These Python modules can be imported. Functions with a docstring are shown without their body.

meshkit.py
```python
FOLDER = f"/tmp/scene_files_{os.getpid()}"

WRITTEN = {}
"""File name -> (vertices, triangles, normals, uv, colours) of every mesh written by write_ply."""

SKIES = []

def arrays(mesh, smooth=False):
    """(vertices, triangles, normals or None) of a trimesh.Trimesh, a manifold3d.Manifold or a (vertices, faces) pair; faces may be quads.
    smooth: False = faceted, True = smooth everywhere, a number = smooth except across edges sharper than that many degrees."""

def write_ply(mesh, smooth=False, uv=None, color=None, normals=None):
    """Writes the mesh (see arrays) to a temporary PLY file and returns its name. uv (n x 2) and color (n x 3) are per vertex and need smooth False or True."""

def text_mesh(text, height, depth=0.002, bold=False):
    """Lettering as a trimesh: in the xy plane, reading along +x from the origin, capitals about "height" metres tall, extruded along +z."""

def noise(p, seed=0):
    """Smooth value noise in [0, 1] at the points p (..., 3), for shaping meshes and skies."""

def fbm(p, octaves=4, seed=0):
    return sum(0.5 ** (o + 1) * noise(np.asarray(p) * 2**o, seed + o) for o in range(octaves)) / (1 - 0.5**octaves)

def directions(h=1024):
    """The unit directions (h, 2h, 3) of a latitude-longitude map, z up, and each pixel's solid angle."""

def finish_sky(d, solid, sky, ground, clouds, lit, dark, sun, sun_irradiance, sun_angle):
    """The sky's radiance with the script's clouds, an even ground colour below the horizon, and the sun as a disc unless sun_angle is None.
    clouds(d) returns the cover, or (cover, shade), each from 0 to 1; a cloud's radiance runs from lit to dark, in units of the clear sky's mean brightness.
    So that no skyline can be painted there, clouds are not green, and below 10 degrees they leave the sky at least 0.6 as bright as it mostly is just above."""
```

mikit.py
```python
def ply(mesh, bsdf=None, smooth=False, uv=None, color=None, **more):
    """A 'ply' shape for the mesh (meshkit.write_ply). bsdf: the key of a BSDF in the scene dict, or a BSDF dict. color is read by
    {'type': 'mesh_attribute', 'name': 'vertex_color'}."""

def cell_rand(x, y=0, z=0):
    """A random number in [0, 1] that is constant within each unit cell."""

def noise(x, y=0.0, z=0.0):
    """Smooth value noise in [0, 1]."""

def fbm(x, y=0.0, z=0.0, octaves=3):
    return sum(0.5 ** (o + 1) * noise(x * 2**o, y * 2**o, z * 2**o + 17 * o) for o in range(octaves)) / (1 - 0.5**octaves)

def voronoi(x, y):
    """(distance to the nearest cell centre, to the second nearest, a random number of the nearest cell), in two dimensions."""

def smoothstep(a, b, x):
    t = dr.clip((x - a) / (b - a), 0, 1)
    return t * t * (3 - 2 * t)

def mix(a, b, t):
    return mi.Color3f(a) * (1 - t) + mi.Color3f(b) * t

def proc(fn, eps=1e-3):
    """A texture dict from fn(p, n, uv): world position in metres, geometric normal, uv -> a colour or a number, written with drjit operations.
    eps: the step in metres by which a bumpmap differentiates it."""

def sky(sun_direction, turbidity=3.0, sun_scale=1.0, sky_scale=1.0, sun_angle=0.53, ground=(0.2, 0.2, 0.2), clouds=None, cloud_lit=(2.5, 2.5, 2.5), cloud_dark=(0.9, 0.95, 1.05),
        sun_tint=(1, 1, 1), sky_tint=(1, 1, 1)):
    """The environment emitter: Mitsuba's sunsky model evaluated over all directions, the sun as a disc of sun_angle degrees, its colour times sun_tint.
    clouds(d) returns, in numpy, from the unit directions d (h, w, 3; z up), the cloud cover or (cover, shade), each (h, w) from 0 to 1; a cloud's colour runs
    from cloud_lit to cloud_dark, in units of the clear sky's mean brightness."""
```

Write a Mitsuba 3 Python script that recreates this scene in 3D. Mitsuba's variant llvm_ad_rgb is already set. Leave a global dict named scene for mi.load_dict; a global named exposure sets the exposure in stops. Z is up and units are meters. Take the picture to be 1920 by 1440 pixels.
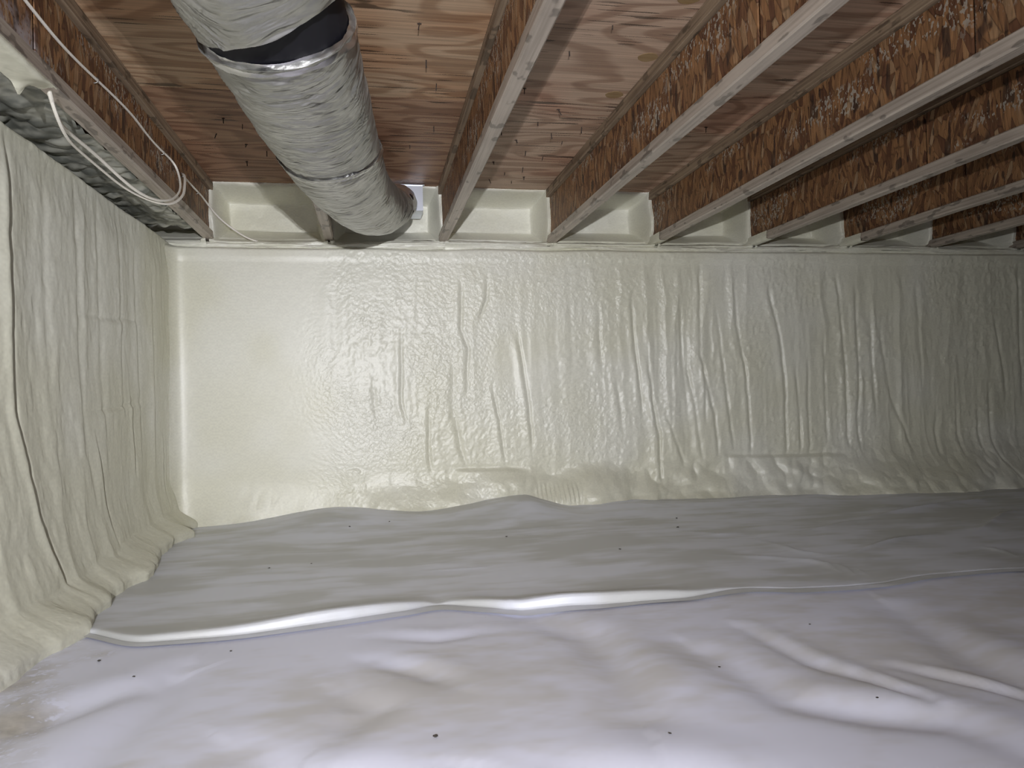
import math, numpy as np, trimesh, mitsuba as mi, drjit as dr, mikit
from mikit import proc, noise, fbm, voronoi, cell_rand, smoothstep, mix
from meshkit import noise as nz, fbm as fz
from scipy.interpolate import CubicSpline, PchipInterpolator
T = mi.ScalarTransform4f
scene, labels = {}, {}

# ---------------------------------------------------------------- camera, lights, exposure
CAM = np.array([0.0, 0.0, 0.52])
FWD = np.array([0.18283, 0.98311, 0.00816])
UP = np.array([0.02333, -0.01264, 0.99965])
scene['camera'] = {'type': 'perspective', 'fov': 2 * math.degrees(math.atan(960 / 1400)), 'fov_axis': 'x', 'near_clip': 0.02, 'far_clip': 60,
                   'to_world': T().look_at(origin=CAM.tolist(), target=(CAM + FWD).tolist(), up=UP.tolist())}
LAMP = np.array([-0.04, -0.90, 0.68])
AIM = np.array([0.03, 1.0, 0.0])
POWER = 33.0
for i, (dx, dz) in enumerate(((-.007, -.004), (.007, -.004), (0, .008))):
    o = LAMP + [dx, 0, dz]
    scene['torch_beam' + ('' if not i else '_%03d' % i)] = {
        'type': 'spot', 'to_world': T().look_at(origin=o.tolist(), target=(o + AIM).tolist(), up=[0, 0, 1]),
        'intensity': {'type': 'rgb', 'value': [POWER * c / 3 for c in (1.0, 1.0, 1.03)]}, 'beam_width': 8.0, 'cutoff_angle': 50.0}
exposure = -0.14

# ---------------------------------------------------------------- helpers
def numbered(base):
    if base not in used:
        used[base] = 0
        return base
    used[base] += 1
    return '%s_%03d' % (base, used[base])
used = {}

def put(key, shape, label=None, cat=None, group=None, kind=None):
    scene[key] = shape
    d = {}
    if label: d['label'] = label
    if cat: d['category'] = cat
    if group: d['group'] = group
    if kind: d['kind'] = kind
    if d: labels[key] = d
    return key

def tag(key, label, cat=None, group=None, kind=None):
    d = {'label': label}
    if cat: d['category'] = cat
    if group: d['group'] = group
    if kind: d['kind'] = kind
    labels[key] = d

def grid_faces(n, m):
    i, j = np.meshgrid(np.arange(n - 1), np.arange(m - 1), indexing='ij')
    a = (i * m + j).ravel()
    return np.stack([a, a + m, a + m + 1, a + 1], 1)

def grid(P, flip=False):
    n, m = P.shape[:2]
    f = grid_faces(n, m)
    return (P.reshape(-1, 3), f[:, ::-1] if flip else f)

def P3(*a):
    a = np.broadcast_arrays(*a)
    return np.stack(a, -1)

def sstep(a, b, x):
    t = np.clip((x - a) / (b - a), 0, 1)
    return t * t * (3 - 2 * t)

def N2(x, y, s=0):
    return nz(P3(x, y, 0.37 + 0 * x), s)

def F2(x, y, o=4, s=0):
    return fz(P3(x, y, 0.37 + 0 * x), o, s)

def extrude_y(prof, y0, y1, step=0.25, wob=0.0, seed=0):
    """closed profile (x, z) extruded along y with end caps"""
    prof = np.asarray(prof, float)
    n = max(2, int((y1 - y0) / step) + 1)
    ys = np.linspace(y0, y1, n)
    k = len(prof)
    rng = np.random.default_rng(seed)
    off = rng.normal(0, wob, (n, 2))
    V = np.array([[p[0] + off[i, 0], y, p[1] + off[i, 1]] for i, y in enumerate(ys) for p in prof])
    Fc = []
    for i in range(n - 1):
        for j in range(k):
            a, b = i * k + j, i * k + (j + 1) % k
            Fc += [[a, b, b + k], [a, b + k, a + k]]
    for e in (0, (n - 1) * k):
        for j in range(1, k - 1):
            Fc.append([e, e + j, e + j + 1] if e else [e, e + j + 1, e + j])
    m = trimesh.Trimesh(V, Fc, process=False)
    m.fix_normals()
    return m

def rect(cx, cz, w, h, c=0.0025):
    x0, x1, z0, z1 = cx - w / 2, cx + w / 2, cz - h / 2, cz + h / 2
    return [(x0 + c, z0), (x1 - c, z0), (x1, z0 + c), (x1, z1 - c), (x1 - c, z1), (x0 + c, z1), (x0, z1 - c), (x0, z0 + c)]

def box(x0, x1, y0, y1, z0, z1):
    m = trimesh.creation.box(extents=(x1 - x0, y1 - y0, z1 - z0))
    m.apply_translation(((x0 + x1) / 2, (y0 + y1) / 2, (z0 + z1) / 2))
    return m

def smooth_path(pts, n):
    pts = np.asarray(pts, float)
    t = np.r_[0, np.cumsum(np.linalg.norm(np.diff(pts, axis=0), axis=1))]
    return CubicSpline(t, pts)(np.linspace(0, t[-1], n))

def tube(path, rx, ry=None, sides=10):
    path = np.asarray(path, float)
    ry = ry or rx
    tan = np.gradient(path, axis=0)
    tan /= np.linalg.norm(tan, axis=1, keepdims=True)
    u = np.cross(tan[0], [0.3, 0.1, 0.95]); u /= np.linalg.norm(u)
    V = []
    for i in range(len(path)):
        u = u - tan[i] * (u @ tan[i]); u /= np.linalg.norm(u)
        w = np.cross(tan[i], u)
        a = np.linspace(0, 2 * np.pi, sides, endpoint=False)
        V.append(path[i] + rx * np.cos(a)[:, None] * u + ry * np.sin(a)[:, None] * w)
    V = np.vstack(V + [path[:1], path[-1:]])
    Fc = []
    n = len(path)
    for i in range(n - 1):
        for j in range(sides):
            a, b = i * sides + j, i * sides + (j + 1) % sides
            Fc += [[a, b, b + sides], [a, b + sides, a + sides]]
    for j in range(sides):
        Fc.append([n * sides, (j + 1) % sides, j])
        Fc.append([n * sides + 1, (n - 1) * sides + j, (n - 1) * sides + (j + 1) % sides])
    return trimesh.Trimesh(V, Fc, process=False)

# ---------------------------------------------------------------- materials
def mat(key, color, rough=0.5, spec=0.5, metallic=0.0, bump=None, bscale=1.0, eps=1e-3, **more):
    b = {'type': 'principled', 'base_color': color if isinstance(color, dict) else {'type': 'rgb', 'value': list(color)},
         'roughness': rough, 'specular': spec, 'metallic': metallic, **more}
    if bump is not None:
        b = {'type': 'bumpmap', 'nested': b, 'arbitrary': proc(bump, eps), 'scale': bscale}
    scene[key] = {'type': 'twosided', 'nested': b}
    return key

def foam_color(p, n, uv):
    a = fbm(p.x * 2.3 + 4, p.y * 2.3, p.z * 2.1, 3)
    c = mix((0.60, 0.592, 0.485), (0.65, 0.647, 0.568), smoothstep(0.38, 0.62, a))
    g = noise(p.x * 160, p.y * 160, p.z * 160)
    return c * (0.95 + 0.1 * g)

def foam_bump(p, n, uv):
    m = smoothstep(0.36, 0.6, fbm(p.x * 3.1 + 9, p.y * 3.1 + 2, p.z * 3.1, 2))
    m = 0.15 + 0.85 * m * smoothstep(-0.35, -0.05, p.x)
    return 0.0026 * m * fbm(p.x * 120, p.y * 120, p.z * 95, 3)

def foam_left_bump(p, n, uv):
    return 0.0022 * fbm(p.x * 60, p.y * 60, p.z * 34, 3)

mat('foam', proc(foam_color), 0.38, 0.5, bump=foam_bump, eps=2e-3)
mat('foam_left', proc(foam_color), 0.5, 0.5, bump=foam_left_bump, eps=2e-3)

def grey_foam_color(p, n, uv):
    a = fbm(p.x * 22, p.y * 22, p.z * 22, 3)
    return mix((0.13, 0.135, 0.12), (0.36, 0.36, 0.315), smoothstep(0.35, 0.65, a))
mat('grey_foam', proc(grey_foam_color), 0.4, 0.5)

def liner_color(p, n, uv):
    d = fbm(p.x * 1.7 + 3, p.y * 2.3, 1, 4)
    f = fbm(p.x * 14, p.y * 26, 2, 3)
    c = mix((0.61, 0.62, 0.725), (0.50, 0.49, 0.50), smoothstep(0.42, 0.75, d * 0.7 + f * 0.3))
    # dirt tracked along the foot of the left wall: brown grit, ragged outline
    r = smoothstep(0.0, 1.0, (-(p.x + 0.60) * 5.0 + (1.45 - p.y) * 1.3 + 0.4) + 1.6 * (fbm(p.x * 9, p.y * 9, 5, 4) - 0.5))
    g = fbm(p.x * 90, p.y * 90, 3, 3)
    c = mix(c, mix((0.20, 0.175, 0.12), (0.42, 0.38, 0.30), g), 0.85 * r * smoothstep(0.30, 0.55, g + 0.25 * r))
    return c

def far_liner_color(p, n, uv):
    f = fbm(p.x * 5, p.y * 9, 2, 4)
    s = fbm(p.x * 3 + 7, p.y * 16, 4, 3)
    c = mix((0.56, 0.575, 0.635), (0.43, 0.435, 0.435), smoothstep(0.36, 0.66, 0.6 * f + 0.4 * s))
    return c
mat('liner_near', proc(liner_color), 0.42, 0.45)
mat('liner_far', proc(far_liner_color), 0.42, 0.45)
mat('liner_clean', (0.80, 0.80, 0.85), 0.4, 0.5)

def ply(light, dark, seed, tint):
    def fn(p, n, uv):
        w = fbm(p.x * 1.1 + seed, p.y * 4.5 + seed * 3, 0.3, 3)
        t = w * 15 + 2.5 * noise(p.x * 0.7, p.y * 2.2, seed)
        band = 0.5 + 0.5 * dr.sin(t * 6.283)
        streak = fbm(p.x * 5, p.y * 190, seed, 2)
        c = mix(light, dark, smoothstep(0.35, 0.95, band) * 0.75)
        c = c * (0.72 + 0.5 * streak)
        pch = smoothstep(0.45, 0.7, fbm(p.x * 2.5 + 5, p.y * 5 + seed, 2.0, 3))
        c = mix(c, c * mi.Color3f(tint), pch)
        chk = smoothstep(0.80, 0.86, noise(p.x * 9, p.y * 150, seed + 4)) * smoothstep(0.45, 0.6, noise(p.x * 3, p.y * 6, seed + 9))
        c = c * (1 - 0.65 * chk)
        return c
    return proc(fn)
mat('plywood_tan', ply((0.45, 0.315, 0.205), (0.27, 0.16, 0.09), 1.0, (0.92, 0.8, 0.72)), 0.6, 0.3)
mat('plywood_brown', ply((0.33, 0.20, 0.125), (0.17, 0.085, 0.048), 6.0, (0.8, 0.72, 0.7)), 0.6, 0.3)
mat('plywood_pinkish', ply((0.42, 0.30, 0.22), (0.25, 0.155, 0.105), 11.0, (0.95, 0.8, 0.76)), 0.6, 0.3)
mat('patch_wood', proc(lambda p, n, uv: mix((0.20, 0.13, 0.06), (0.28, 0.19, 0.10), fbm(p.x * 8, p.y * 120, 1, 2))), 0.6, 0.3)

def osb_fn(p, n, uv):
    u, v = p.y + p.x * 0.37, p.z
    wv = 0.05 * (noise(u * 5, v * 5, 1) - 0.5)
    a, b, r1 = voronoi((u + 0.22 * v + wv) * 78, (v + wv) * 18)
    a2, b2, r2 = voronoi((u - 0.3 * v - wv) * 60 + 31, (v + 0.1 * u) * 15 + 7)
    pick = smoothstep(0.48, 0.52, noise(u * 36, v * 16, 3))
    r = r1 * (1 - pick) + r2 * pick
    e = smoothstep(0.0, 0.16, (b - a) * (1 - pick) + (b2 - a2) * pick)
    c = mix((0.095, 0.042, 0.022), (0.23, 0.118, 0.053), smoothstep(0.0, 0.75, r))
    c = mix(c, (0.27, 0.175, 0.10), smoothstep(0.8, 1.0, r))
    c = mix(c, (0.035, 0.02, 0.015), smoothstep(0.82, 0.90, noise(u * 60, v * 20, 8)) * 0.8)
    c = c * (0.55 + 0.45 * e) * (0.65 + 0.7 * fbm(u * 240, v * 36, 2, 2))
    # pale mould flecks and, on the edge joist, grey overspray dust with a grainy outline
    w = smoothstep(0.60, 0.66, fbm(u * 170, v * 110, 6, 2)) * smoothstep(0.52, 0.66, fbm(u * 4, v * 11, 4, 3))
    c = mix(c, (0.36, 0.33, 0.28), 0.7 * w)
    d = (1.72 - p.y) * 2.2 + (1.245 - v) * 9 + 1.6 * (fbm(u * 14, v * 22, 5, 4) - 0.5)
    d = smoothstep(0.1, 0.9, d) * dr.select(p.x < -0.5, 1.0, 0.0) * smoothstep(0.25, 0.6, noise(u * 190, v * 190, 3) + 0.35 * d)
    return mix(c, (0.33, 0.30, 0.31), 0.8 * dr.clip(d, 0, 1))
mat('osb', proc(osb_fn), 0.55, 0.4)

def lumber_fn(light, dark, k):
    def fn(p, n, uv):
        g = fbm(p.x * 150 + k, p.y * 3.5, p.z * 150, 3)
        s = fbm(p.x * 9, p.y * 5, p.z * 9 + k, 3)
        c = mix(light, dark, smoothstep(0.3, 0.72, 0.6 * g + 0.4 * s))
        m = smoothstep(0.60, 0.70, fbm(p.x * 40, p.y * 20, p.z * 40 + k, 3))
        return c * (1 - 0.45 * m)
    return proc(fn)
mat('flange_wood', lumber_fn((0.40, 0.345, 0.29), (0.25, 0.21, 0.175), 0.0), 0.42, 0.45)
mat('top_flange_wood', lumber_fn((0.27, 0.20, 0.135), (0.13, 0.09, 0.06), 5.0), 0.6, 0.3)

def foil_bump(p, n, uv):
    return 0.0055 * fbm(uv.x * 75 + 5 * noise(uv.x * 6, uv.y * 5, 1), uv.y * 6, 3.0, 3)
mat('foil_jacket', proc(lambda p, n, uv: mix((0.42, 0.42, 0.395), (0.55, 0.545, 0.52), noise(uv.x * 30, uv.y * 6, 2))), 0.36, 0.5, metallic=0.85, bump=foil_bump, eps=1.5e-3)
mat('foil_tape', (0.88, 0.88, 0.90), 0.3, 0.5, metallic=1.0)
mat('black_core', (0.010, 0.010, 0.014), 0.55, 0.12)
mat('galvanized', (0.62, 0.66, 0.74), 0.3, 0.5, metallic=0.9)
mat('cable_white', (0.72, 0.69, 0.62), 0.4, 0.5)
mat('steel', (0.30, 0.29, 0.28), 0.4, 0.5, metallic=0.8)
mat('rust_nail', (0.035, 0.025, 0.02), 0.7, 0.3)
mat('crumb_dark', (0.05, 0.045, 0.04), 0.8, 0.3)
mat('soil', proc(lambda p, n, uv: mix((0.12, 0.09, 0.06), (0.2, 0.16, 0.11), fbm(p.x * 12, p.y * 12, 0, 3))), 0.9, 0.2)

# ---------------------------------------------------------------- floor and liner sheets
put('floor', mikit.ply(box(-1.4, 6.2, -3.2, 3.6, -0.16, -0.06), 'soil'), 'bare soil under the white liner', kind='structure')

foldx = np.array([-1.3, -0.72, -0.645, -0.482, -0.299, -0.107, 0.059, 0.143, 0.24, 0.33, 0.487, 0.717, 0.899, 1.037, 1.254, 1.474, 1.727, 2.2, 3.0, 4.6, 6.2])
foldy = np.array([1.85, 1.86, 1.822, 1.713, 1.722, 1.747, 1.789, 1.828, 1.784, 1.746, 1.72, 1.707, 1.739, 1.71, 1.722, 1.761, 1.748, 1.72, 1.78, 1.7, 1.75])
lipx = np.array([-1.3, -0.70, -0.62, -0.45, -0.3, -0.107, 0.03, 0.11, 0.143, 0.17, 0.24, 0.487, 0.68, 0.80, 0.92, 1.25, 1.7, 6.2])
liph = np.array([0.002, 0.003, 0.010, 0.015, 0.020, 0.026, 0.021, 0.012, 0.004, 0.009, 0.017, 0.027, 0.021, 0.010, 0.003, 0.003, 0.003, 0.002])
fold_y, lip_h = PchipInterpolator(foldx, foldy), PchipInterpolator(lipx, liph)

def poly_dist(X, Y, pts):
    """distance to a polyline, the signed side of it and the place along it (0..1)"""
    best = np.full(X.shape, 9.0); side = np.zeros(X.shape); along = np.zeros(X.shape)
    pts = np.asarray(pts, float)
    for i in range(len(pts) - 1):
        a, b = pts[i], pts[i + 1]
        d = b - a
        t = np.clip(((X - a[0]) * d[0] + (Y - a[1]) * d[1]) / (d @ d), 0, 1)
        ex, ey = X - a[0] - t * d[0], Y - a[1] - t * d[1]
        r = np.hypot(ex, ey)
        m = r < best
        best[m] = r[m]
        side[m] = np.sign(d[0] * ey - d[1] * ex)[m]
        along[m] = ((i + t) / (len(pts) - 1))[m]
    return best, side, along

NEAR_FOLDS = [  # polyline on the floor, width, depth of the dip
    ([(-0.62, 1.26), (-0.531, 1.355), (-0.449, 1.434), (-0.391, 1.482)], 0.045, 0.012),
    ([(-0.47, 1.05), (-0.419, 1.174), (-0.376, 1.393), (-0.368, 1.545)], 0.04, 0.012),
    ([(0.326, 1.691), (0.431, 1.527), (0.43, 1.313), (0.404, 1.134)], 0.05, 0.014),
    ([(0.756, 1.476), (0.79, 1.274), (0.825, 1.198)], 0.022, 0.009),
    ([(0.62, 1.36), (0.662, 1.133), (0.763, 1.056), (0.852, 1.005), (0.876, 0.895)], 0.045, 0.014),
    ([(0.833, 1.209), (0.877, 1.079)], 0.015, 0.009),
    ([(0.93, 1.22), (1.018, 1.112), (1.06, 1.03)], 0.016, 0.009),
    ([(1.163, 1.524), (1.098, 1.223), (1.09, 1.0)], 0.05, 0.014),
    ([(-0.012, 1.482), (0.076, 1.403), (0.119, 1.34)], 0.03, 0.010),
    ([(-0.067, 1.338), (-0.012, 1.258), (-0.075, 1.158)], 0.04, 0.010),
    ([(-0.2, 1.15), (-0.1, 1.02), (0.1, 1.0)], 0.05, 0.012),
    ([(0.2, 1.0), (0.35, 0.92), (0.5, 0.90)], 0.05, 0.012),
    ([(0.0, 1.62), (0.12, 1.58), (0.22, 1.60)], 0.025, 0.007),
]

def floor_base(X, Y):
    z = 0.030 * (F2(X * 1.2 + 3, Y * 1.2, 2, 5) - 0.5) * sstep(3.2, 2.4, Y)
    z = z + 0.014 * (F2(X * 3.3 + 0.6 * Y, Y * 2.1, 2, 8) - 0.5)
    return z

def near_z(X, Y):
    z = floor_base(X, Y)
    for pts, w, d in NEAR_FOLDS:
        r, s, a = poly_dist(X, Y, pts)
        fade = np.sin(np.pi * np.clip(a, 0.06, 0.94)) ** 0.5
        z = z + fade * (-d * np.exp(-(r / w) ** 2) + 0.5 * d * np.exp(-((r * s - 1.7 * w) / (1.2 * w)) ** 2))
    z = z + 0.009 * (np.abs(2 * N2(X * 4.2 + 2.2 * Y, Y * 3.1 - 2.0 * X, 12) - 1) ** 1.3 - 0.4) * sstep(1.7, 1.4, Y) * sstep(0.1, 0.5, X)
    return z

gx = np.r_[np.arange(-0.79, 2.0, 0.009), np.arange(2.0, 6.09, 0.06)]
t = np.linspace(0, 1, 150)
gy = np.r_[np.linspace(-3.1, 0.8, 16)[:-1], np.linspace(0.8, 1.95, 125)]
X, Y = np.meshgrid(gx, gy, indexing='ij')
put('vapor_barrier_sheet', mikit.ply(grid(P3(X, Y, near_z(X, Y) - 0.012 * sstep(-0.03, 0.06, Y - fold_y(X)))), 'liner_near', smooth=True),
    'bright rumpled white plastic liner sheet covering the nearest part of the crawl space floor', 'plastic sheet')

FAR_CREASES = [
    ([(1.043, 2.49), (1.157, 2.394), (1.294, 2.409)], 0.010, 0.007), ([(1.227, 2.269), (1.258, 2.069), (1.304, 2.018)], 0.010, 0.007),
    ([(1.0, 2.10), (1.133, 2.034), (1.23, 1.969), (1.303, 1.80), (1.42, 1.814), (1.575, 1.879)], 0.012, 0.010),
    ([(1.406, 2.024), (1.665, 2.148), (1.846, 2.2)], 0.012, 0.012), ([(1.835, 2.009), (1.846, 1.904)], 0.012, 0.010),
    ([(0.944, 1.80), (1.05, 1.75)], 0.008, 0.007), ([(1.1, 1.78), (1.25, 1.765), (1.42, 1.80)], 0.007, 0.007), ([(-0.217, 3.014), (-0.052, 2.936)], 0.012, 0.006),
    ([(0.3, 2.75), (0.55, 2.70), (0.75, 2.72)], 0.012, 0.008), ([(0.1, 2.2), (0.35, 2.18)], 0.008, 0.004), ([(2.0, 2.2), (2.3, 2.4), (2.8, 2.5)], 0.02, 0.014),
    ([(1.8, 2.5), (2.2, 2.65), (2.7, 2.8)], 0.03, 0.018), ([(1.62, 1.82), (1.9, 1.80), (2.2, 1.9)], 0.012, 0.009), ([(1.45, 2.35), (1.7, 2.45), (2.0, 2.42)], 0.02, 0.010)]
footx = np.array([-1.3, -0.775, -0.6, -0.15, 0.2, 0.37, 0.62, 0.71, 0.84, 1.07, 1.4, 1.8, 2.15, 2.35, 2.9, 6.2])
footz = np.array([0.0, 0.0, 0.004, 0.050, 0.022, 0.040, 0.066, 0.042, 0.014, 0.024, 0.014, 0.01, 0.0, 0.0, 0.0, 0.0])
foot_z = PchipInterpolator(footx, footz)

def far_z(X, Y):
    z = floor_base(X, Y) + foot_z(X) * sstep(2.75, 3.1, Y)
    for pts, w, d in FAR_CREASES:
        r, s, a = poly_dist(X, Y, pts)
        z = z + d * np.sin(np.pi * np.clip(a, 0.05, 0.95)) ** 0.7 * np.exp(-r / w)
    z = z + 0.006 * (F2(X * 5, Y * 11, 3, 20) - 0.5) + 0.020 * (F2(X * 2.2 + 5, Y * 3, 3, 22) - 0.5) * sstep(1.0, 2.0, X)
    return z

gx = np.r_[np.arange(-0.79, 3.1, 0.01), np.arange(3.1, 6.09, 0.05)]
lip = [(-0.030, 0.0012), (-0.012, 0.0012), (-0.004, 0.0016), (0.0, 0.004), (0.0015, 0.35), (0.003, 0.7), (0.006, 0.93), (0.011, 1.0), (0.02, 0.97), (0.035, 0.86), (0.06, 0.62), (0.10, 0.34), (0.15, 0.14), (0.20, 0.04)]
rows = []
fy, lh = fold_y(gx), lip_h(gx)
edge = 0.5 + 1.3 * N2(gx * 3.0, 0 * gx, 30)
for i, (dy, k) in enumerate(lip):
    yy = fy + (dy * edge if dy < 0 else dy)
    zz = near_z(gx, fy - 0.03) * (1 - sstep(0, 0.2, dy)) + far_z(gx, yy) * sstep(0, 0.2, dy)
    zz = zz + (k if dy < 0 else (0.0016 if i == 2 else k * lh)) + 0.0025
    rows.append(P3(gx, yy, zz))
for q in np.linspace(0, 1, 170)[1:]:
    yy = (fy + 0.20) * (1 - q) + 3.2 * q
    rows.append(P3(gx, yy, far_z(gx, yy) + 0.04 * lh * (1 - q) + 0.0025))
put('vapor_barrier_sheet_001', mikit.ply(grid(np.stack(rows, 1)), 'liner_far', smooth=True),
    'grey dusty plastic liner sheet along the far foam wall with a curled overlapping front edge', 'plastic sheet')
used['vapor_barrier_sheet'] = 1

# ---------------------------------------------------------------- back wall: sprayed foam
GROOVES = [
    ([(-0.156, 0.959), (-0.153, 0.711), (-0.194, 0.634)], 2.2, 16), ([(0.384, 0.975), (0.377, 0.791), (0.407, 0.703), (0.398, 0.51)], 6, 9),
    ([(0.121, 0.75), (0.119, 0.478), (0.131, 0.408)], 5, 7), ([(0.0, 0.56), (0.014, 0.38)], 4, 10), ([(0.228, 0.421), (0.229, 0.277), (0.234, 0.191)], 5, 8),
    ([(0.63, 0.75), (0.654, 0.545), (0.676, 0.381), (0.678, 0.276)], 7, 9), ([(0.51, 0.516), (0.537, 0.386), (0.556, 0.225)], 5, 7),
    ([(0.341, 0.63), (0.332, 0.466), (0.364, 0.272), (0.394, 0.193)], 4, 12), ([(0.498, 0.991), (0.491, 0.91), (0.466, 0.845)], 6, 9),
    ([(1.149, 0.908), (1.161, 0.699), (1.181, 0.533), (1.188, 0.408)], 7, 8), ([(1.223, 0.65), (1.242, 0.447), (1.272, 0.236)], 7, 9),
    ([(0.998, 0.85), (1.004, 0.627)], 6, 12), ([(1.483, 1.047), (1.477, 0.844), (1.472, 0.66), (1.534, 0.385), (1.547, 0.191)], 7, 8),
    ([(1.65, 0.981), (1.655, 0.796), (1.698, 0.565), (1.717, 0.212)], 8, 8), ([(1.821, 0.963), (1.866, 0.749), (1.895, 0.561), (1.897, 0.194)], 9, 9),
    ([(1.95, 0.578), (1.966, 0.372), (1.966, 0.192)], 7, 8), ([(2.014, 0.604), (2.012, 0.19)], 6, 8),
    ([(2.177, 1.012), (2.198, 0.791), (2.211, 0.555), (2.211, 0.212)], 8, 9), ([(2.271, 0.953), (2.28, 0.686), (2.284, 0.571), (2.264, 0.363), (2.273, 0.21)], 8, 9),
    ([(2.399, 0.761), (2.444, 0.452), (2.524, 0.257), (2.541, 0.169)], 7, 10), ([(1.235, 0.483), (1.268, 0.302), (1.268, 0.094)], 8, 8),
    ([(1.302, 0.392), (1.38, 0.179)], 7, 8), ([(3.043, 0.794), (3.08, 0.536), (3.089, 0.435)], 8, 10), ([(2.992, 0.459), (2.987, 0.161), (3.02, 0.041)], 8, 10),
    ([(3.181, 1.033), (3.182, 0.433)], 9, 10), ([(2.691, 0.35), (2.673, 0.174)], 7, 9), ([(2.802, 0.364), (2.807, 0.168)], 7, 9), ([(2.921, 0.342), (2.926, 0.151)], 7, 9),
    ([(1.491, 0.599), (1.488, 0.33)], 6, 8), ([(1.38, 0.95), (1.385, 0.7), (1.40, 0.45)], 5, 8), ([(1.07, 0.55), (1.10, 0.30)], 4, 9), ([(0.86, 0.95), (0.87, 0.6)], 3, 12),
    ([(2.60, 0.95), (2.62, 0.5)], 5, 10), ([(2.35, 0.8), (2.36, 0.35)], 5, 9), ([(2.1, 0.7), (2.105, 0.25)], 5, 8), ([(1.56, 0.85), (1.60, 0.45), (1.63, 0.22)], 6, 8),
    ([(1.41, 0.6), (1.45, 0.35), (1.47, 0.2)], 6, 8)]
SHELVES = [  # near level creases: foam below them stands further out
    ([(-0.15, 0.203), (-0.076, 0.206), (-0.02, 0.18)], 4), ([(0.314, 0.187), (0.457, 0.181), (0.555, 0.181), (0.661, 0.167)], 10), ([(1.55, 0.196), (1.616, 0.194), (1.856, 0.184), (2.2, 0.18)], 12)]

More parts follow.
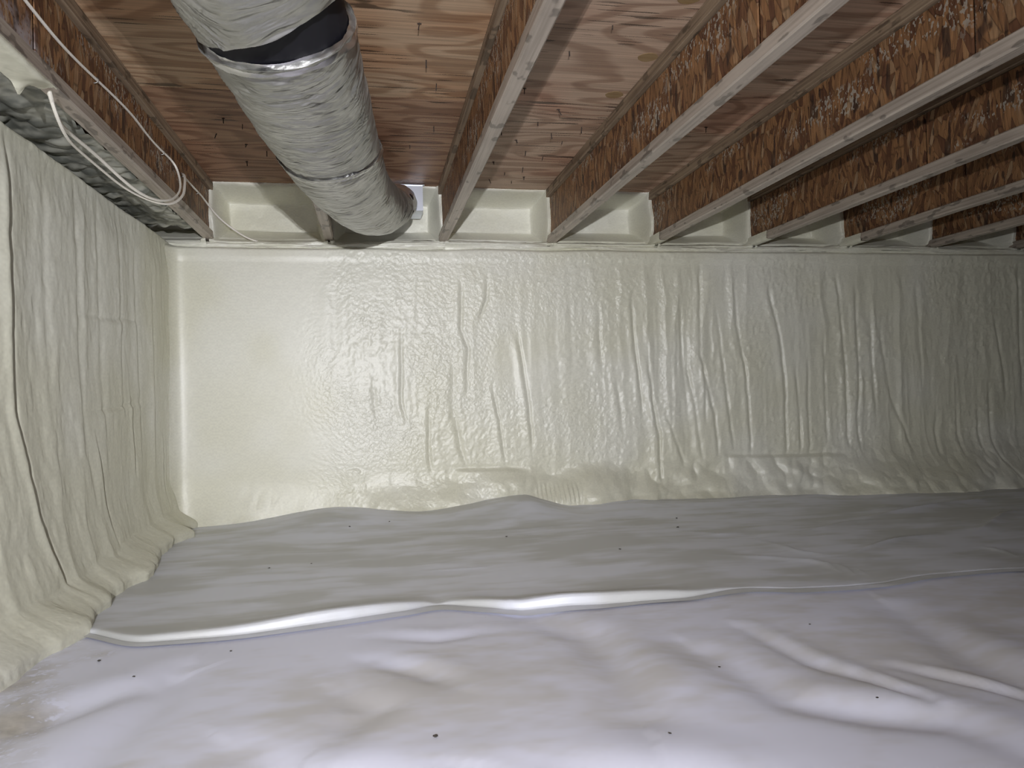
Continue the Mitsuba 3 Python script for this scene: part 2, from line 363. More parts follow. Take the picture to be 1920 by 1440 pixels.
def back_h(X, Z):
    """how far the foam stands out of the wall plane, towards the room"""
    right = sstep(0.75, 1.3, X)
    tex = sstep(-0.22, -0.05, X + 0.05 * (N2(X * 3, Z * 5, 3) - 0.5))
    h = 0.022 * (F2(X * 1.6, Z * 1.3, 2, 1) - 0.5)
    zz = Z + 0.0 * X
    wob = 0.07 * (F2(X * 3.5, Z * 6.5, 4, 2) - 0.5)
    q = N2((X + wob) * 15, Z * 1.5, 4)
    q2 = N2((X + 0.6 * wob) * 36 + 5, Z * 2.6, 5)
    ridge = 1 - np.abs(2 * q - 1)
    ridge2 = 1 - np.abs(2 * q2 - 1)
    span = sstep(0.06, 0.2, Z) * sstep(1.12, 0.98, Z)
    h = h + span * tex * (0.0036 + 0.0066 * right * (0.4 + 0.9 * F2(X * 1.5, Z * 2.1, 2, 27))) * (ridge ** 1.6 - 0.3)
    h = h + span * tex * (0.0012 + 0.0046 * right * sstep(0.3, 0.7, F2(X * 1.7 + 3, Z * 2.3, 2, 26))) * (ridge2 ** 1.4 - 0.35)
    tp = sstep(0.35, 0.62, F2(X * 3.1 + 9, Z * 3.1, 2, 7))
    h = h + (0.10 + 0.9 * tex) * (0.25 + 0.75 * tp) * (0.0046 + 0.0020 * right) * (F2(X * 66 + 1.5 * q, Z * 58, 2, 6) - 0.5)
    h = h + tex * right * span * 0.0050 * (F2(X * 52 + 2 * q, Z * 13, 3, 25) - 0.5)
    for pts, a, w in GROOVES:
        pts = np.asarray(pts)[::-1]
        z0, z1 = pts[:, 1].min(), pts[:, 1].max()
        i0, i1 = np.searchsorted(X[:, 0], [pts[:, 0].min() - 0.07, pts[:, 0].max() + 0.07])
        if i1 <= i0: continue
        xs, zs = X[i0:i1], zz[i0:i1]
        wig = 0.016 * (F2(zs * 13, 0 * zs + pts[0, 0] * 9, 3, 9) - 0.5)
        s = (xs - np.interp(zs, pts[:, 1], pts[:, 0]) - wig) / (w * 1e-3)
        fade = sstep(z0 - 0.05, z0 + 0.05, zs) * sstep(z1 + 0.06, z1 - 0.06, zs) * (0.35 + 1.1 * N2(zs * 7, 0 * zs + pts[0, 0] * 5, 18))
        h[i0:i1] += a * 1e-3 * fade * (-1.0 * np.exp(-s * s) + 0.6 * np.exp(-((s + 2.2) / 2.2) ** 2))
    for pts, a in SHELVES:
        pts = np.asarray(pts)
        d = Z - np.interp(X, pts[:, 0], pts[:, 1]) - 0.006 * (N2(X * 12, 0 * X, 10) - 0.5)
        fade = sstep(pts[0, 0], pts[0, 0] + 0.08, X) * sstep(pts[-1, 0], pts[-1, 0] - 0.08, X)
        h = h + fade * a * 1e-3 * (sstep(0.004, -0.012, d) * sstep(-0.16, -0.03, d) - 0.35 * np.exp(-((d - 0.008) / 0.010) ** 2))
    # the foot: foam piled out over the edge of the liner
    foot = 0.025 + 0.075 * F2(X * 3.2, 0 * X, 3, 11) + 0.03 * N2(X * 14, Z * 8, 17) + 0.11 * sstep(1.9, 2.4, X)
    band = sstep(0.21 + 0.07 * sstep(1.7, 2.4, X) + 0.05 * (N2(X * 3, 0 * X, 12) - 0.5), 0.0, Z)
    h = h + foot * band ** 1.5 * (0.28 + 0.72 * sstep(-0.25, 0.25, X))
    lump = sstep(0.0, 1.0, 1.15 - np.hypot((X - 0.95) / 0.19, (Z - 0.075) / 0.115))
    h = h + 0.055 * lump + 0.012 * lump * (F2(X * 22, Z * 15, 3, 13) - 0.5)
    lump = sstep(0.0, 1.0, 1.1 - np.hypot((X - 0.56) / 0.16, (Z - 0.11) / 0.07))
    h = h + 0.025 * lump
    bil = np.abs(2 * N2(X * 8 + 3.0 * Z + 0.8 * N2(X * 20, Z * 20, 19), Z * 9 - X * 2, 14) - 1)
    bil2 = np.abs(2 * N2(X * 19 - 5 * Z, Z * 17 + X * 3, 20) - 1)
    low = sstep(0.23, 0.10, Z + 0.05 * (N2(X * 4, 0 * X, 21) - 0.5))
    h = h + low * (0.001 + 0.011 * sstep(-0.3, 0.1, X) + 0.034 * sstep(0.3, 1.3, X)) * (bil - 0.35) + low * (0.001 + 0.004 * sstep(-0.3, 0.1, X) + 0.012 * sstep(0.3, 1.3, X)) * (bil2 - 0.4)
    h = h + (0.006 + 0.024 * sstep(-0.3, 0.2, X)) * sstep(0.05, 0.0, Z + 0.02 * N2(X * 12, 0 * X, 22)) * (N2(X * 7, 0 * X, 23) + 0.5 * N2(X * 26, 0 * X, 24))
    row = sstep(0.12, 0.09, Z) * sstep(0.02, 0.05, Z) * sstep(0.66, 0.72, X) * sstep(0.9, 0.86, X)
    h = h + 0.004 * row * np.sin(X * 330 + 3 * N2(X * 20, Z * 10, 3))
    # rounded top edge
    top = 1.142 + 0.006 * (N2(X * 4, 0 * X, 15) - 0.5) * 2
    h = h - 0.10 * np.clip((Z - top + 0.016) / 0.026, 0, 2) ** 2
    h = h + 0.006 * sstep(1.07, 1.10, Z) * sstep(1.14, 1.12, Z) * (0.4 + right * N2(X * 22, Z * 20, 16))
    # inside corner with the left wall
    h = h + 0.05 * np.exp(-np.clip(X + 0.80, 0, 9) / 0.018)
    return h

gx = np.r_[np.arange(-1.0, -0.82, 0.03), np.arange(-0.82, 3.35, 0.0042), np.arange(3.35, 6.2, 0.05)]
gz = np.r_[np.linspace(-0.06, 0.0, 4)[:-1], np.arange(0.0, 1.17, 0.0042)]
X, Z = np.meshgrid(gx, gz, indexing='ij')
WALL_Y = 3.2
H_ = back_h(X, Z)
put('wall_back', mikit.ply(grid(P3(X, WALL_Y - H_, Z)), 'foam', smooth=True), 'far foundation wall coated with ridged cream spray foam', kind='structure')

# ---------------------------------------------------------------- joists: positions
ZB, ZP = 1.17, 1.411            # underside of the joists, underside of the subfloor
FW, FT, WT = 0.038, 0.036, 0.0095
JX = [-0.65 + 0.4825 * k for k in range(13)]

# the foam between the joist ends: a pocket in each bay, part of the back wall
def pocket(x0, x1, seed):
    gx = np.linspace(x0, x1, int((x1 - x0) / 0.0045))
    gz = np.linspace(1.135, 1.418, 64)
    X, Z = np.meshgrid(gx, gz, indexing='ij')
    e = 0.022 * (F2(X * 9, Z * 9, 3, seed) - 0.5)
    dl, dr_, dt = X - x0 + e, x1 - X + e, ZP - Z + e
    def fillet(d, w, k):      # foam creeping forward along an edge
        return sstep(w, w * k * 0.6, d)
    w = 0.040 + 0.03 * N2(Z * 9, 0 * Z + seed, 40)
    f = np.maximum(fillet(dl, w, 0.35), fillet(dr_, w, 0.35))
    f = np.maximum(f, fillet(dt, 0.040 + 0.012 * N2(X * 5, 0 * X + seed, 41), 0.2) * 0.92)
    lo = 1.150 + 0.004 * N2(X * 9, 0 * X + seed, 42)
    bl = np.clip((1.232 + 0.02 * N2(X * 3, 0 * X + seed, 43) - Z) / 0.085, 0, 1)
    f = np.maximum(f, bl ** 0.9)
    y = 3.405 - (0.175 + 0.045 * (N2(Z * 11 + seed, X * 3, 47) - 0.4)) * f
    wr = sstep(1.25, 1.18, Z) * (0.35 + 0.65 * sstep(0.0, 0.8, X))
    y = y - 0.022 * wr * (N2(X * 5 + 1.5 * N2(X * 2, Z * 30, 5), Z * 95 + X * 4, 44 + seed) - 0.5)
    y = y - 0.007 * (F2(X * 26, Z * 30, 3, 45 + seed) - 0.5) - 0.020 * (F2(X * 5, Z * 6, 2, 46 + seed) - 0.5)
    y = y - 0.016 * np.exp(-((Z - 1.160 - 0.008 * N2(X * 6, 0 * X + seed, 48)) / 0.007) ** 2) + 0.03 * np.exp(-((Z - 1.176 - 0.01 * N2(X * 5, 0 * X + seed, 49)) / 0.005) ** 2) * wr
    return grid(P3(X, y, Z))
for k in range(9):
    x0, x1 = JX[k] + WT / 2, JX[k + 1] - WT / 2
    put('wall_back__rim_foam' + ('_%03d' % k if k else ''), mikit.ply(pocket(x0, x1, k * 7 + 1), 'foam', smooth=True))
x0 = -1.0
put('wall_back__rim_foam_009', mikit.ply(pocket(-0.98, JX[0] - WT / 2, 91), 'foam', smooth=True))
rb = np.arange(-0.9, 6.1, 0.01)
a = np.linspace(-0.5, math.pi * 0.75, 14)
P = []
for j, s in enumerate(a):     # the bead of foam that the joist ends sit in
    r = 0.004 + 0.020 * F2(rb * 9, 0 * rb + j * 0.9, 4, 50)
    P.append(P3(rb, 3.248 - r * 2.2 * np.cos(s) + 0.03 * max(0.0, s - 1.2), 1.149 + 0.006 * np.sin(rb * 3.1) + r * 1.5 * np.sin(s)))
P = [P3(rb, 3.262, 1.09 + 0 * rb)] + P + [P3(rb, 3.42, 1.1685 + 0 * rb)]
put('wall_back__foam_bead', mikit.ply(grid(np.stack(P, 1)), 'foam', smooth=True))

# ---------------------------------------------------------------- left wall
LG = [([(1.86, 1.10), (1.86, 0.5), (1.92, 0.25), (2.0, 0.05)], 9, 12), ([(2.05, 1.1), (2.07, 0.3)], 3, 18), ([(2.25, 1.1), (2.26, 0.5), (2.3, 0.2)], 3.5, 18), ([(2.42, 1.1), (2.43, 0.3)], 3.5, 17),
      ([(2.6, 1.05), (2.62, 0.45)], 4, 16), ([(2.78, 1.05), (2.8, 0.35)], 4, 15), ([(2.95, 0.95), (2.96, 0.3)], 5, 14), ([(1.66, 1.1), (1.68, 0.5)], 3, 24), ([(1.5, 1.1), (1.52, 0.6)], 3, 24),
      ([(2.68, 0.55), (2.72, 0.25)], 6, 10), ([(3.07, 0.4), (3.09, 0.12)], 5, 9), ([(2.34, 0.42), (2.4, 0.1)], 5, 10)]

def left_h(Yv, Z):
    h = 0.028 * (F2(Yv * 1.9, Z * 1.1, 2, 60) - 0.5)
    wob = 0.06 * (F2(Yv * 2.5, Z * 3, 2, 61) - 0.5)
    q = 1 - np.abs(2 * N2((Yv + wob) * 8, Z * 1.1, 62) - 1)
    h = h + 0.016 * (q ** 1.3 - 0.4) * sstep(1.13, 1.0, Z)
    h = h + 0.0065 * (F2(Yv * 40, Z * 20, 2, 63) - 0.5)
    for pts, a, w in LG:
        pts = np.asarray(pts)[::-1]
        z0, z1 = pts[:, 1].min(), pts[:, 1].max()
        s = (Yv - np.interp(Z, pts[:, 1], pts[:, 0]) - 0.012 * (N2(Z * 10, 0 * Z + pts[0, 0] * 7, 64) - 0.5)) / (w * 1e-3)
        fade = sstep(z0 - 0.05, z0 + 0.08, Z) * sstep(z1 + 0.06, z1 - 0.08, Z)
        h = h + a * 1e-3 * fade * (-np.exp(-s * s) + 0.8 * np.exp(-((s + 1.8) / 1.6) ** 2))
    for zc, yc in ((0.60, 1.45), (0.78, 2.55), (0.50, 2.55)):
        d = Z - zc - 0.05 * (Yv - yc) - 0.02 * (N2(Yv * 6, 0 * Yv + zc, 65) - 0.5)
        h = h + 0.004 * np.exp(-((Yv - yc) / 0.25) ** 2) * (sstep(0.004, -0.01, d) * sstep(-0.12, 0, d) - np.exp(-(d / 0.008) ** 2))
    lob = N2(Yv * 5.5, 0 * Yv, 66)
    ze = Z + 0.03 * (N2(Yv * 9, Z * 10, 72) - 0.5)
    h = h + (0.022 + 0.02 * lob) * sstep(0.22, 0.02, Z) + (0.02 + 0.085 * lob ** 1.5 + 0.03 * N2(Yv * 17, 0 * Yv, 69)) * sstep(0.085, 0.02, ze) + 0.03 * sstep(0.6, 0.1, Z) * sstep(2.9, 2.2, Yv)
    h = h + 0.018 * sstep(0.14, 0.02, Z) * (N2(Yv * 9 + 3 * Z, Z * 24, 67) - 0.5)
    h = h - 0.16 * np.clip((Z - 1.145 - 0.008 * N2(Yv * 8, 0 * Yv, 68)) / 0.035, 0, 2) ** 2
    return h
gy = np.r_[np.linspace(-3.1, 0.9, 50)[:-1], np.arange(0.9, 3.3, 0.0052)]
gz = np.r_[np.linspace(-0.06, 0.0, 4)[:-1], np.arange(0.0, 1.2, 0.0055)]
Yv, Z = np.meshgrid(gy, gz, indexing='ij')
put('wall_left', mikit.ply(grid(P3(-0.80 + left_h(Yv, Z), Yv, Z), True), 'foam_left', smooth=True), 'near left foundation wall under softly folded grey cream spray foam', kind='structure')
# dark grey lumpy strip over the wall top, under the edge joist
gy, gt = np.arange(-0.5, 3.14, 0.008), np.linspace(0, 1, 30)
Yv, Tt = np.meshgrid(gy, gt, indexing='ij')
Xs = -0.93 + 0.245 * Tt
Zs = 1.215 - 0.02 * Tt + 0.030 * (F2(Xs * 20, Yv * 14, 3, 70) - 0.5) + 0.022 * (1 - np.abs(2 * N2(Xs * 24 + 9 * Yv, Yv * 22, 71) - 1)) - 0.02
put('wall_left__sill_foam', mikit.ply(grid(P3(Xs, Yv, Zs), True), 'grey_foam', smooth=True), 'dark grey lumpy foam strip over the wall top')

# walls that close the room out of view
put('wall_right', mikit.ply(box(6.1, 6.2, -3.1, 3.6, -0.06, 1.42), 'foam'), 'far right foundation wall in the dark', kind='structure')
put('wall_front', mikit.ply(box(-1.3, 6.2, -3.2, -3.1, -0.06, 1.42), 'foam'), 'foundation wall behind the camera', kind='structure')

# ---------------------------------------------------------------- subfloor
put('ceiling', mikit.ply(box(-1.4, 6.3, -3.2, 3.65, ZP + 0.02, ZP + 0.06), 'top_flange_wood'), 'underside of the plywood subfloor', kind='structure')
k = 0
for yi, (y0, y1) in enumerate(((-3.2, -1.391), (-1.389, -0.171), (-0.169, 1.049), (1.051, 2.269), (2.271, 3.6))):
    xs = (-1.4, 0.315, 2.75, 5.19, 6.3) if yi % 2 else (-1.4, 0.3148, 1.53, 3.97, 6.3)
    for xi in range(4):
        m = 'plywood_brown' if yi == 4 and xi == 0 else ('plywood_tan' if xi == 0 else 'plywood_pinkish')
        put('ceiling__plywood_panel' + ('_%03d' % k if k else ''), mikit.ply(box(xs[xi] + 0.001, xs[xi + 1] - 0.001, y0, y1, ZP, ZP + 0.0185), m))
        k += 1
def oval(cx, cy, a, b, key):
    t = np.linspace(0, 2 * np.pi, 28, endpoint=False)
    r = np.abs(np.cos(t)) ** 1.1
    top = P3(cx + a * np.cos(t), cy + b * np.sign(np.sin(t)) * np.abs(np.sin(t)) ** 1.3, ZP - 0.0012 + 0 * t)
    V = np.vstack([top, top + [0, 0, 0.0022], [[cx, cy, ZP - 0.0012]]])
    F_ = [[56, (j + 1) % 28, j] for j in range(28)] + [[j, (j + 1) % 28, 28 + (j + 1) % 28] for j in range(28)] + [[j, 28 + (j + 1) % 28, 28 + j] for j in range(28)]
    put(key, mikit.ply(trimesh.Trimesh(V, F_, process=False), 'patch_wood'))
labels_patch = 'oval wooden patch let into the plywood'
for i, (cx, cy, a_, b_) in enumerate(((0.751, 1.907, 0.028, 0.026), (0.742, 2.166, 0.028, 0.026), (0.735, 1.60, 0.03, 0.028))):
    key = 'ceiling__football_patch' + ('_%03d' % i if i else '')
    oval(cx, cy, a_, b_, key)
    labels[key] = {'label': labels_patch}
rng = np.random.default_rng(4)
nails = [(0.60, 2.30), (0.56, 2.42), (0.63, 2.52), (0.52, 2.60), (0.58, 2.72), (0.66, 2.78), (0.48, 2.86), (0.61, 2.92), (0.69, 2.60), (0.45, 2.50), (0.72, 2.45), (0.55, 3.0), (0.64, 3.05), (0.50, 3.1), (0.60, 3.12), (0.46, 2.15), (0.53, 1.9), (0.60, 1.75),
         (-0.45, 2.5), (-0.40, 2.55), (-0.33, 2.6), (-0.42, 2.75), (-0.36, 2.82), (-0.28, 2.9), (-0.45, 2.95), (-0.30, 2.45), (-0.5, 2.65), (-0.35, 1.75), (0.16, 2.0), (0.2, 2.15), (0.13, 1.8), (0.22, 2.5), (0.15, 2.7), (1.05, 2.6), (1.0, 2.8), (1.1, 2.95), (1.15, 2.4)]
for i, (x, y) in enumerate(nails):
    L, w = rng.uniform(0.008, 0.022), rng.uniform(0.0012, 0.0018)
    m = trimesh.creation.cylinder(radius=w, height=L, sections=5)
    m.apply_translation((0, 0, -L / 2))
    m.apply_transform(trimesh.transformations.rotation_matrix(rng.normal(0, 0.35), [rng.normal(), rng.normal(), 0]))
    if i % 3 == 0:   # splintered staple crown
        c = box(-0.005, 0.005, -0.001, 0.001, -0.003, -0.001)
        m = trimesh.util.concatenate([m, c])
    m.apply_translation((x, y, ZP))
    put('ceiling__nail_tip' + ('_%03d' % i if i else ''), mikit.ply(m, 'rust_nail'))

# ---------------------------------------------------------------- joists
JOINTS = {0: (1.62,), 1: (1.2,), 2: (1.08,), 3: (1.40, 2.536), 4: (1.375, 2.517), 5: (2.10,), 6: (2.474,), 7: (2.0,)}
WHERE = ['edge joist with a dark OSB web and a white cable, beside the left wall',
         'wooden joist hidden behind the silver duct except its far end',
         'narrow looking joist just right of the silver duct, glossy lower flange',
         'OSB web joist beside two oval plywood patches, second right of the duct',
         'OSB web joist third from the duct, its wide pale flange reaching the top right',
         'OSB web joist fourth from the duct, foam on its far flange end',
         'shaded OSB web joist fifth from the duct, pale foam block at its flange end',
         'dark OSB web joist sixth from the duct, near the right edge',
         'darkest joist, seventh from the duct, short piece showing at the right edge']
for k in range(10):
    cx = JX[k]
    j = numbered('floor_joist')
    s = k * 3
    put(j + '__bottom_flange', mikit.ply(extrude_y(rect(cx, ZB + FT / 2, FW, FT, 0.004), -3.05, 3.42, 0.3, 0.0006, s), 'flange_wood'))
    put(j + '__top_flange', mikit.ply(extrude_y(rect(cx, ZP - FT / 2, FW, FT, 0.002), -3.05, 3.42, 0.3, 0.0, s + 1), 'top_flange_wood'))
    cuts = [-3.05] + [c for c in (JOINTS.get(k, (1.9,))[0] - 2.44, JOINTS.get(k, (1.9,))[0] - 1.22)] + list(JOINTS.get(k, (1.9,))) + [3.42]
    for i in range(len(cuts) - 1):
        g, g2 = (0.006 if i == 3 else 0.002), (0.006 if i == 2 else 0.002)
        put(j + '__web_panel' + ('_%03d' % i if i else ''),
            mikit.ply(box(cx - WT / 2, cx + WT / 2, cuts[i] + g, cuts[i + 1] - g2, ZB + FT - 0.001, ZP - FT - 0.0035), 'osb'))
    if k >= len(WHERE):
        tag(j, 'joist eighth from the duct, lost in the dark beyond the right edge', 'joist', 'floor joists')
    else:
        tag(j, WHERE[k], 'joist', 'floor joists')

def sleeve(cx, y0, y1, thick, seed, key, drip=False):
    """sprayed foam over the lower flange of a joist: under it and up both sides"""
    prof = np.array([(-FW / 2, ZB + FT * 0.95), (-FW / 2, ZB + FT * 0.4), (-FW / 2, ZB), (-FW / 4, ZB), (0, ZB), (FW / 4, ZB), (FW / 2, ZB), (FW / 2, ZB + FT * 0.4), (FW / 2, ZB + FT * 0.95)])
    nrm = np.array([(-1, .3), (-1, 0), (-.7, -.7), (0, -1), (0, -1), (0, -1), (.7, -.7), (1, 0), (1, .3)])
    ys = np.arange(y0, y1, 0.008)
    Yq, K = np.meshgrid(ys, np.arange(9), indexing='ij')
    tk = thick * (0.5 + 1.1 * F2(Yq * 22, K * 0.6, 3, seed)) * sstep(-0.03, 0.03, y1 - 0.01 - Yq - 0.03 * N2(Yq * 0 + K * 0.7, K * 0.3, seed))* sstep(0, 0.01, Yq - y0 + 0.02) - 0.0012
    tk = tk * np.where((K == 0) | (K == 8), 0.25, 1)
    put(key, mikit.ply(grid(P3(cx + prof[K, 0] + nrm[K, 0] * tk, Yq, prof[K, 1] + nrm[K, 1] * tk), True), 'foam', smooth=True), 'cream foam overspray on the flange')
sleeve(JX[5], 3.06, 3.3, 0.004, 80, 'floor_joist_005__foam_overspray')
sleeve(JX[6], 3.08, 3.3, 0.004, 81, 'floor_joist_006__foam_overspray')
sleeve(JX[4], 3.12, 3.3, 0.003, 82, 'floor_joist_004__foam_overspray')

# foam slumped over the near end of the edge joist's flange, with a drip
ys = np.arange(-0.3, 1.70, 0.007)
Yq, K = np.meshgrid(ys, np.linspace(0, 1, 26), indexing='ij')
end = sstep(1.70, 1.60, Yq + 0.05 * (N2(K * 4, 0 * K, 90) - 0.5))
ang = math.pi * (1.05 - 0.85 * K)          # from the left side, under, to the right lower edge
tk = (0.008 + 0.016 * F2(Yq * 14, K * 3, 3, 91)) * end * (0.25 + 0.75 * sstep(1.0, 0.75, K)) - 0.0015
Xo = JX[0] + (FW / 2 + tk) * np.clip(np.cos(ang) * 1.5, -1, 1)
Zo = ZB + FT * 0.45 - (FT * 0.45 + tk) * np.clip(np.sin(ang) * 1.5, -1, 1)
drip = np.exp(-((Yq - 1.635) / 0.016) ** 2) * np.exp(-((K - 0.25) / 0.16) ** 2)
Zo = Zo - 0.030 * drip - 0.0012
Zo = Zo - 0.012 * np.exp(-((Yq - 1.52) / 0.03) ** 2) * np.exp(-((K - 0.2) / 0.12) ** 2)
put('floor_joist__foam_overspray', mikit.ply(grid(P3(Xo, Yq, Zo)), 'foam', smooth=True), 'cream foam slumped over the flange with a hanging drip')

# ---------------------------------------------------------------- insulated flexible duct
dp = CubicSpline([-2.6, -1.0, 0.3, 1.04, 1.5, 2.0, 2.45, 2.72, 2.94, 3.08, 3.19], np.array([
    (-0.42, -2.6, 1.05), (-0.30, -1.0, 1.055), (-0.20, 0.3, 1.06), (-0.136, 1.04, 1.066), (-0.102, 1.5, 1.070), (-0.066, 2.0, 1.098), (-0.030, 2.45, 1.158), (-0.004, 2.72, 1.202), (0.036, 2.93, 1.238), (0.094, 3.075, 1.280), (0.110, 3.19, 1.340)]))

def duct_part(s0, s1, rx, rz, ns, seed, wrinkle, flare=0.0, nt=120, inset=None):
    """s0, s1 functions of the angle round the duct (0 right, -90 degrees bottom)"""
    th = np.linspace(-np.pi, np.pi, nt)
    tt = np.linspace(0, 1, ns)
    TT, TH = np.meshgrid(tt, th, indexing='ij')
    S = s0(TH) * (1 - TT) + s1(TH) * TT
    C = dp(S.ravel()).reshape(S.shape + (3,))
    D = dp(S.ravel(), 1).reshape(S.shape + (3,))
    D /= np.linalg.norm(D, axis=-1, keepdims=True)
    side = np.cross(D, np.array([0, 0, 1.0])); side /= np.linalg.norm(side, axis=-1, keepdims=True)
    up = np.cross(side, D)
    c3 = np.stack([np.cos(TH), np.sin(TH)], -1)
    u, v = S * 20, c3
    arc = np.stack([S * 70 + 7 * nz(np.stack([S * 5, c3[..., 0] * 1.5, c3[..., 1] * 1.5], -1), seed + 3), c3[..., 0] * 2.2, c3[..., 1] * 2.2], -1)
    d = wrinkle * (fz(arc, 3, seed) - 0.5)
    big = np.stack([S * 9, c3[..., 0] * 1.7, c3[..., 1] * 1.7], -1)
    d = d + 0.8 * wrinkle * (fz(big, 2, seed + 1) - 0.5) + (0.0 if inset is None else -inset * (1 - TT) ** 1.5)
    d = d + flare * (np.exp(-TT * ns / 5) if flare else 0)
    squeeze = 1 + 0.08 * sstep(2.2, 2.7, S) - 0.27 * sstep(2.90, 3.1, S)
    Pt = C + side * ((rx + d) * squeeze * np.cos(TH))[..., None] + up * ((rz + d) * squeeze * np.sin(TH))[..., None]
    uv = np.stack([S, TH / 3.0], -1).reshape(-1, 2)
    return grid(Pt, True), uv
RX, RZ = 0.113, 0.097
k_ = lambda a, b, c: (lambda th: a + b * np.cos(th) + c * np.sin(th))
cut1a, cut1b = k_(1.078, -0.062, 0.085), k_(1.138, -0.012, 0.075)
cut2a, cut2b = k_(1.735, 0.0, 0.135), lambda th: 1.738 + 0.131 * np.sin(th) + 0.022 * np.exp(-((th + 2.1) / 0.55) ** 2)
cut3a = lambda th: 2.86 + 0.03 * np.cos(th) + 0.0 * th
d_ = 'insulated_duct'
tag(d_, 'silver foil jacketed flexible air duct slung under the joists, black gaps in its jacket', 'air duct')
for i, (a_, b_, n_, w_, fl) in enumerate(((k_(-2.6, 0, 0), cut1a, 420, 0.0075, 0), (cut1b, cut2a, 190, 0.0075, 0.004), (cut2b, k_(3.06, 0, 0), 330, 0.0085, 0.003))):
    m, uv = duct_part(a_, b_, RX, RZ, n_, 100 + i * 7, w_, fl)
    put(d_ + '__foil_jacket' + ('_%03d' % i if i else ''), mikit.ply(m, 'foil_jacket', smooth=True, uv=uv))
m, uv = duct_part(k_(-2.5, 0, 0), k_(3.14, 0, 0), RX - 0.007, RZ - 0.007, 160, 130, 0.003)
put(d_ + '__inner_core', mikit.ply(m, 'black_core', smooth=True), 'black inner core showing in the gaps of the jacket')
off = lambda f, o: (lambda th: f(th) + o)
for i, (a_, e) in enumerate(((cut1b, 0.022), (cut2b, 0.020))):
    m, uv = duct_part(off(a_, -0.002), off(a_, e), RX + 0.0045, RZ + 0.0045, 16, 140 + i, 0.007, 0.0, 200, 0.010)
    put(d_ + '__tape_collar' + ('_%03d' % i if i else ''), mikit.ply(m, 'foil_tape', smooth=False), 'bright crinkled foil tape at the jacket edge')
m, uv = duct_part(k_(3.03, 0, 0), k_(3.17, 0, 0), RX - 0.006, RZ - 0.004, 50, 150, 0.010, 0.004)
put(d_ + '__elbow_wrap', mikit.ply(m, 'foil_tape', smooth=True), 'shiny crumpled foil wrapped round the elbow')
bx = trimesh.util.concatenate([box(0.0, 0.226, 3.205, 3.208, 1.300, ZP - 0.001), box(0.226, 0.2285, 3.205, 3.36, 1.300, ZP - 0.001), box(-0.0025, 0.0, 3.205, 3.36, 1.300, ZP - 0.001),
                               box(-0.01, 0.236, 3.197, 3.2055, ZP - 0.006, ZP - 0.0035), box(0.0, 0.226, 3.205, 3.36, 1.298, 1.301)])
for i, (sa, th0, th1, wd) in enumerate(((2.80, -0.75, 0.05, 0.016), (2.93, -0.55, -0.1, 0.022), (2.55, -1.0, -0.7, 0.006))):
    # short dark rips in the foil, on the side towards the elbow
    qq = np.linspace(0, 1, 24)
    wv = wd * np.sin(np.pi * qq) * (0.5 + 0.8 * N2(qq * 6, 0 * qq + i, 160))
    rip = []
    for e_ in (-0.5, 0.0, 0.5):
        sv, tv = sa + 0.09 * qq + e_ * wv, th0 + (th1 - th0) * qq
        C_, D_ = dp(sv), dp(sv, 1)
        D_ /= np.linalg.norm(D_, axis=1, keepdims=True)
        sd = np.cross(D_, [0, 0, 1.0]); sd /= np.linalg.norm(sd, axis=1, keepdims=True)
        uu = np.cross(sd, D_)
        k2 = (1 + 0.08 * sstep(2.2, 2.7, sv) - 0.27 * sstep(2.90, 3.1, sv))[:, None]
        rip.append(C_ + k2 * (sd * ((RX + 0.0055) * np.cos(tv))[:, None] + uu * ((RZ + 0.0055) * np.sin(tv))[:, None]))
    put(d_ + '__foil_tear' + ('_%03d' % i if i else ''), mikit.ply(grid(np.stack(rip, 1)), 'black_core'), 'dark rip in the foil')
put(d_ + '__register_boot', mikit.ply(bx, 'galvanized'), 'bluish galvanized boot let into the subfloor')

# ---------------------------------------------------------------- cables
def ray_pt(q, y): return [CAM[0] + q[0] * y, y, CAM[2] + q[1] * y]
wx = JX[0] + WT / 2 + 0.0075
c1 = [(wx, -0.4, 1.30), (wx, 0.8, 1.295), (wx, 1.535, 1.292), (wx, 1.7, 1.283), (wx, 1.945, 1.293), (wx, 2.231, 1.306), (wx, 2.526, 1.303), (-0.622, 2.60, 1.285), (-0.598, 2.56, 1.222), (-0.585, 2.49, 1.169),
      (-0.592, 2.36, 1.108), (-0.616, 2.27, 1.094), (-0.663, 2.06, 1.128), (-0.668, 1.93, 1.133), (-0.660, 1.80, 1.126), (-0.640, 1.70, 1.128), (-0.632, 1.655, 1.15)]
c2 = [(-0.636, 1.662, 1.15), (-0.640, 1.72, 1.112), (-0.663, 1.88, 1.106), (-0.668, 2.08, 1.108), (-0.630, 2.28, 1.094), (-0.590, 2.36, 1.098), (-0.570, 2.44, 1.136), (-0.582, 2.55, 1.202), (-0.612, 2.68, 1.275), (wx, 2.775, 1.303), (wx, 3.001, 1.303), (wx, 3.16, 1.30),
      (-0.60, 3.22, 1.252), (-0.555, 3.235, 1.215), (-0.50, 3.24, 1.180), (-0.43, 3.245, 1.158), (-0.36, 3.25, 1.148)]
ck = 'electric_cable'
tag(ck, 'long white cable along the edge joist web, looping back into a foam drip', 'cable')
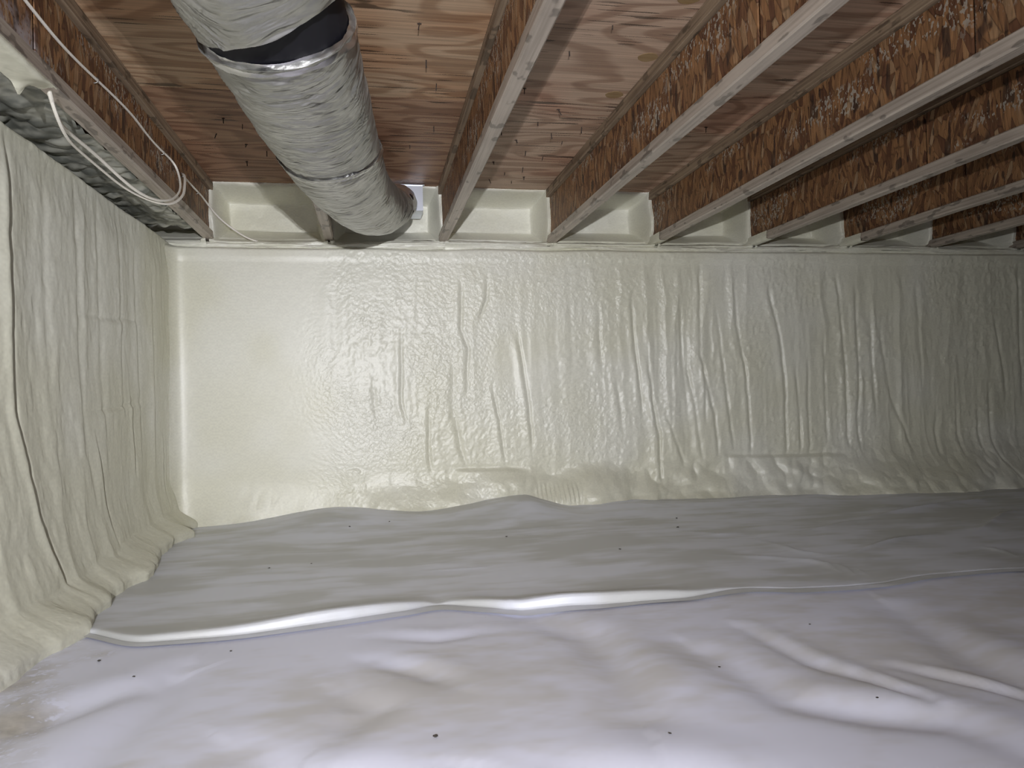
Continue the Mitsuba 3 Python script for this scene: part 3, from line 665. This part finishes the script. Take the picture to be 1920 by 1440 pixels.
put(ck + '__sheath', mikit.ply(tube(smooth_path(c1, 220), 0.0042, 0.0031, 10), 'cable_white', smooth=True))
tag(ck + '_001', 'white cable rising from the lower loop, ending in the foam of the corner bay', 'cable')
put(ck + '_001__sheath', mikit.ply(tube(smooth_path(c2, 220), 0.0042, 0.0031, 10), 'cable_white', smooth=True))
used[ck] = 1
def staple(y, z, key):
    t = np.linspace(0, math.pi, 9)
    p = np.stack([JX[0] + WT / 2 - 0.002 + 0.013 * np.sin(t), y + 0 * t, z + 0.0075 * np.cos(t)], 1)
    put(key, mikit.ply(tube(p, 0.0016, None, 6), 'steel', smooth=True), 'small cable staple')
staple(1.945, 1.293, ck + '__staple'); staple(2.526, 1.303, ck + '__staple_001'); staple(2.775, 1.303, ck + '_001__staple'); staple(3.001, 1.303, ck + '_001__staple_001')

# ---------------------------------------------------------------- crumbs on the liner
spots = [(0.08, 1.13, 0.006), (-0.32, 2.35, 0.005), (-0.2, 2.38, 0.004), (0.45, 2.6, 0.006), (0.75, 2.25, 0.006), (-0.1, 2.9, 0.006), (0.05, 2.95, 0.005), (0.42, 1.05, 0.004), (1.07, 2.55, 0.008), (0.62, 1.30, 0.004), (0.80, 1.10, 0.004), (-0.3, 1.62, 0.004),
         (0.9, 1.45, 0.004), (1.15, 2.75, 0.006), (-0.45, 1.5, 0.004), (-0.55, 1.62, 0.006), (0.3, 0.95, 0.004), (-0.05, 1.8, 0.005)]
for i, (x, y, r) in enumerate(spots):
    m = trimesh.creation.icosphere(subdivisions=1, radius=r * 0.5)
    m.vertices = m.vertices * rng.uniform(0.6, 1.2, (len(m.vertices), 1)) * [1.3, 1, 0.5]
    z = float((near_z if y < 1.7 else far_z)(np.array([[x]]), np.array([[y]]))[0, 0])
    m.apply_translation((x, y, z + 0.3 * r + (0.0025 if y > 1.7 else 0)))
    put(numbered('dirt_crumb'), mikit.ply(m, 'crumb_dark'), 'tiny dark crumb of dirt lying on the white plastic liner', 'crumb', 'dirt crumbs on the liner')
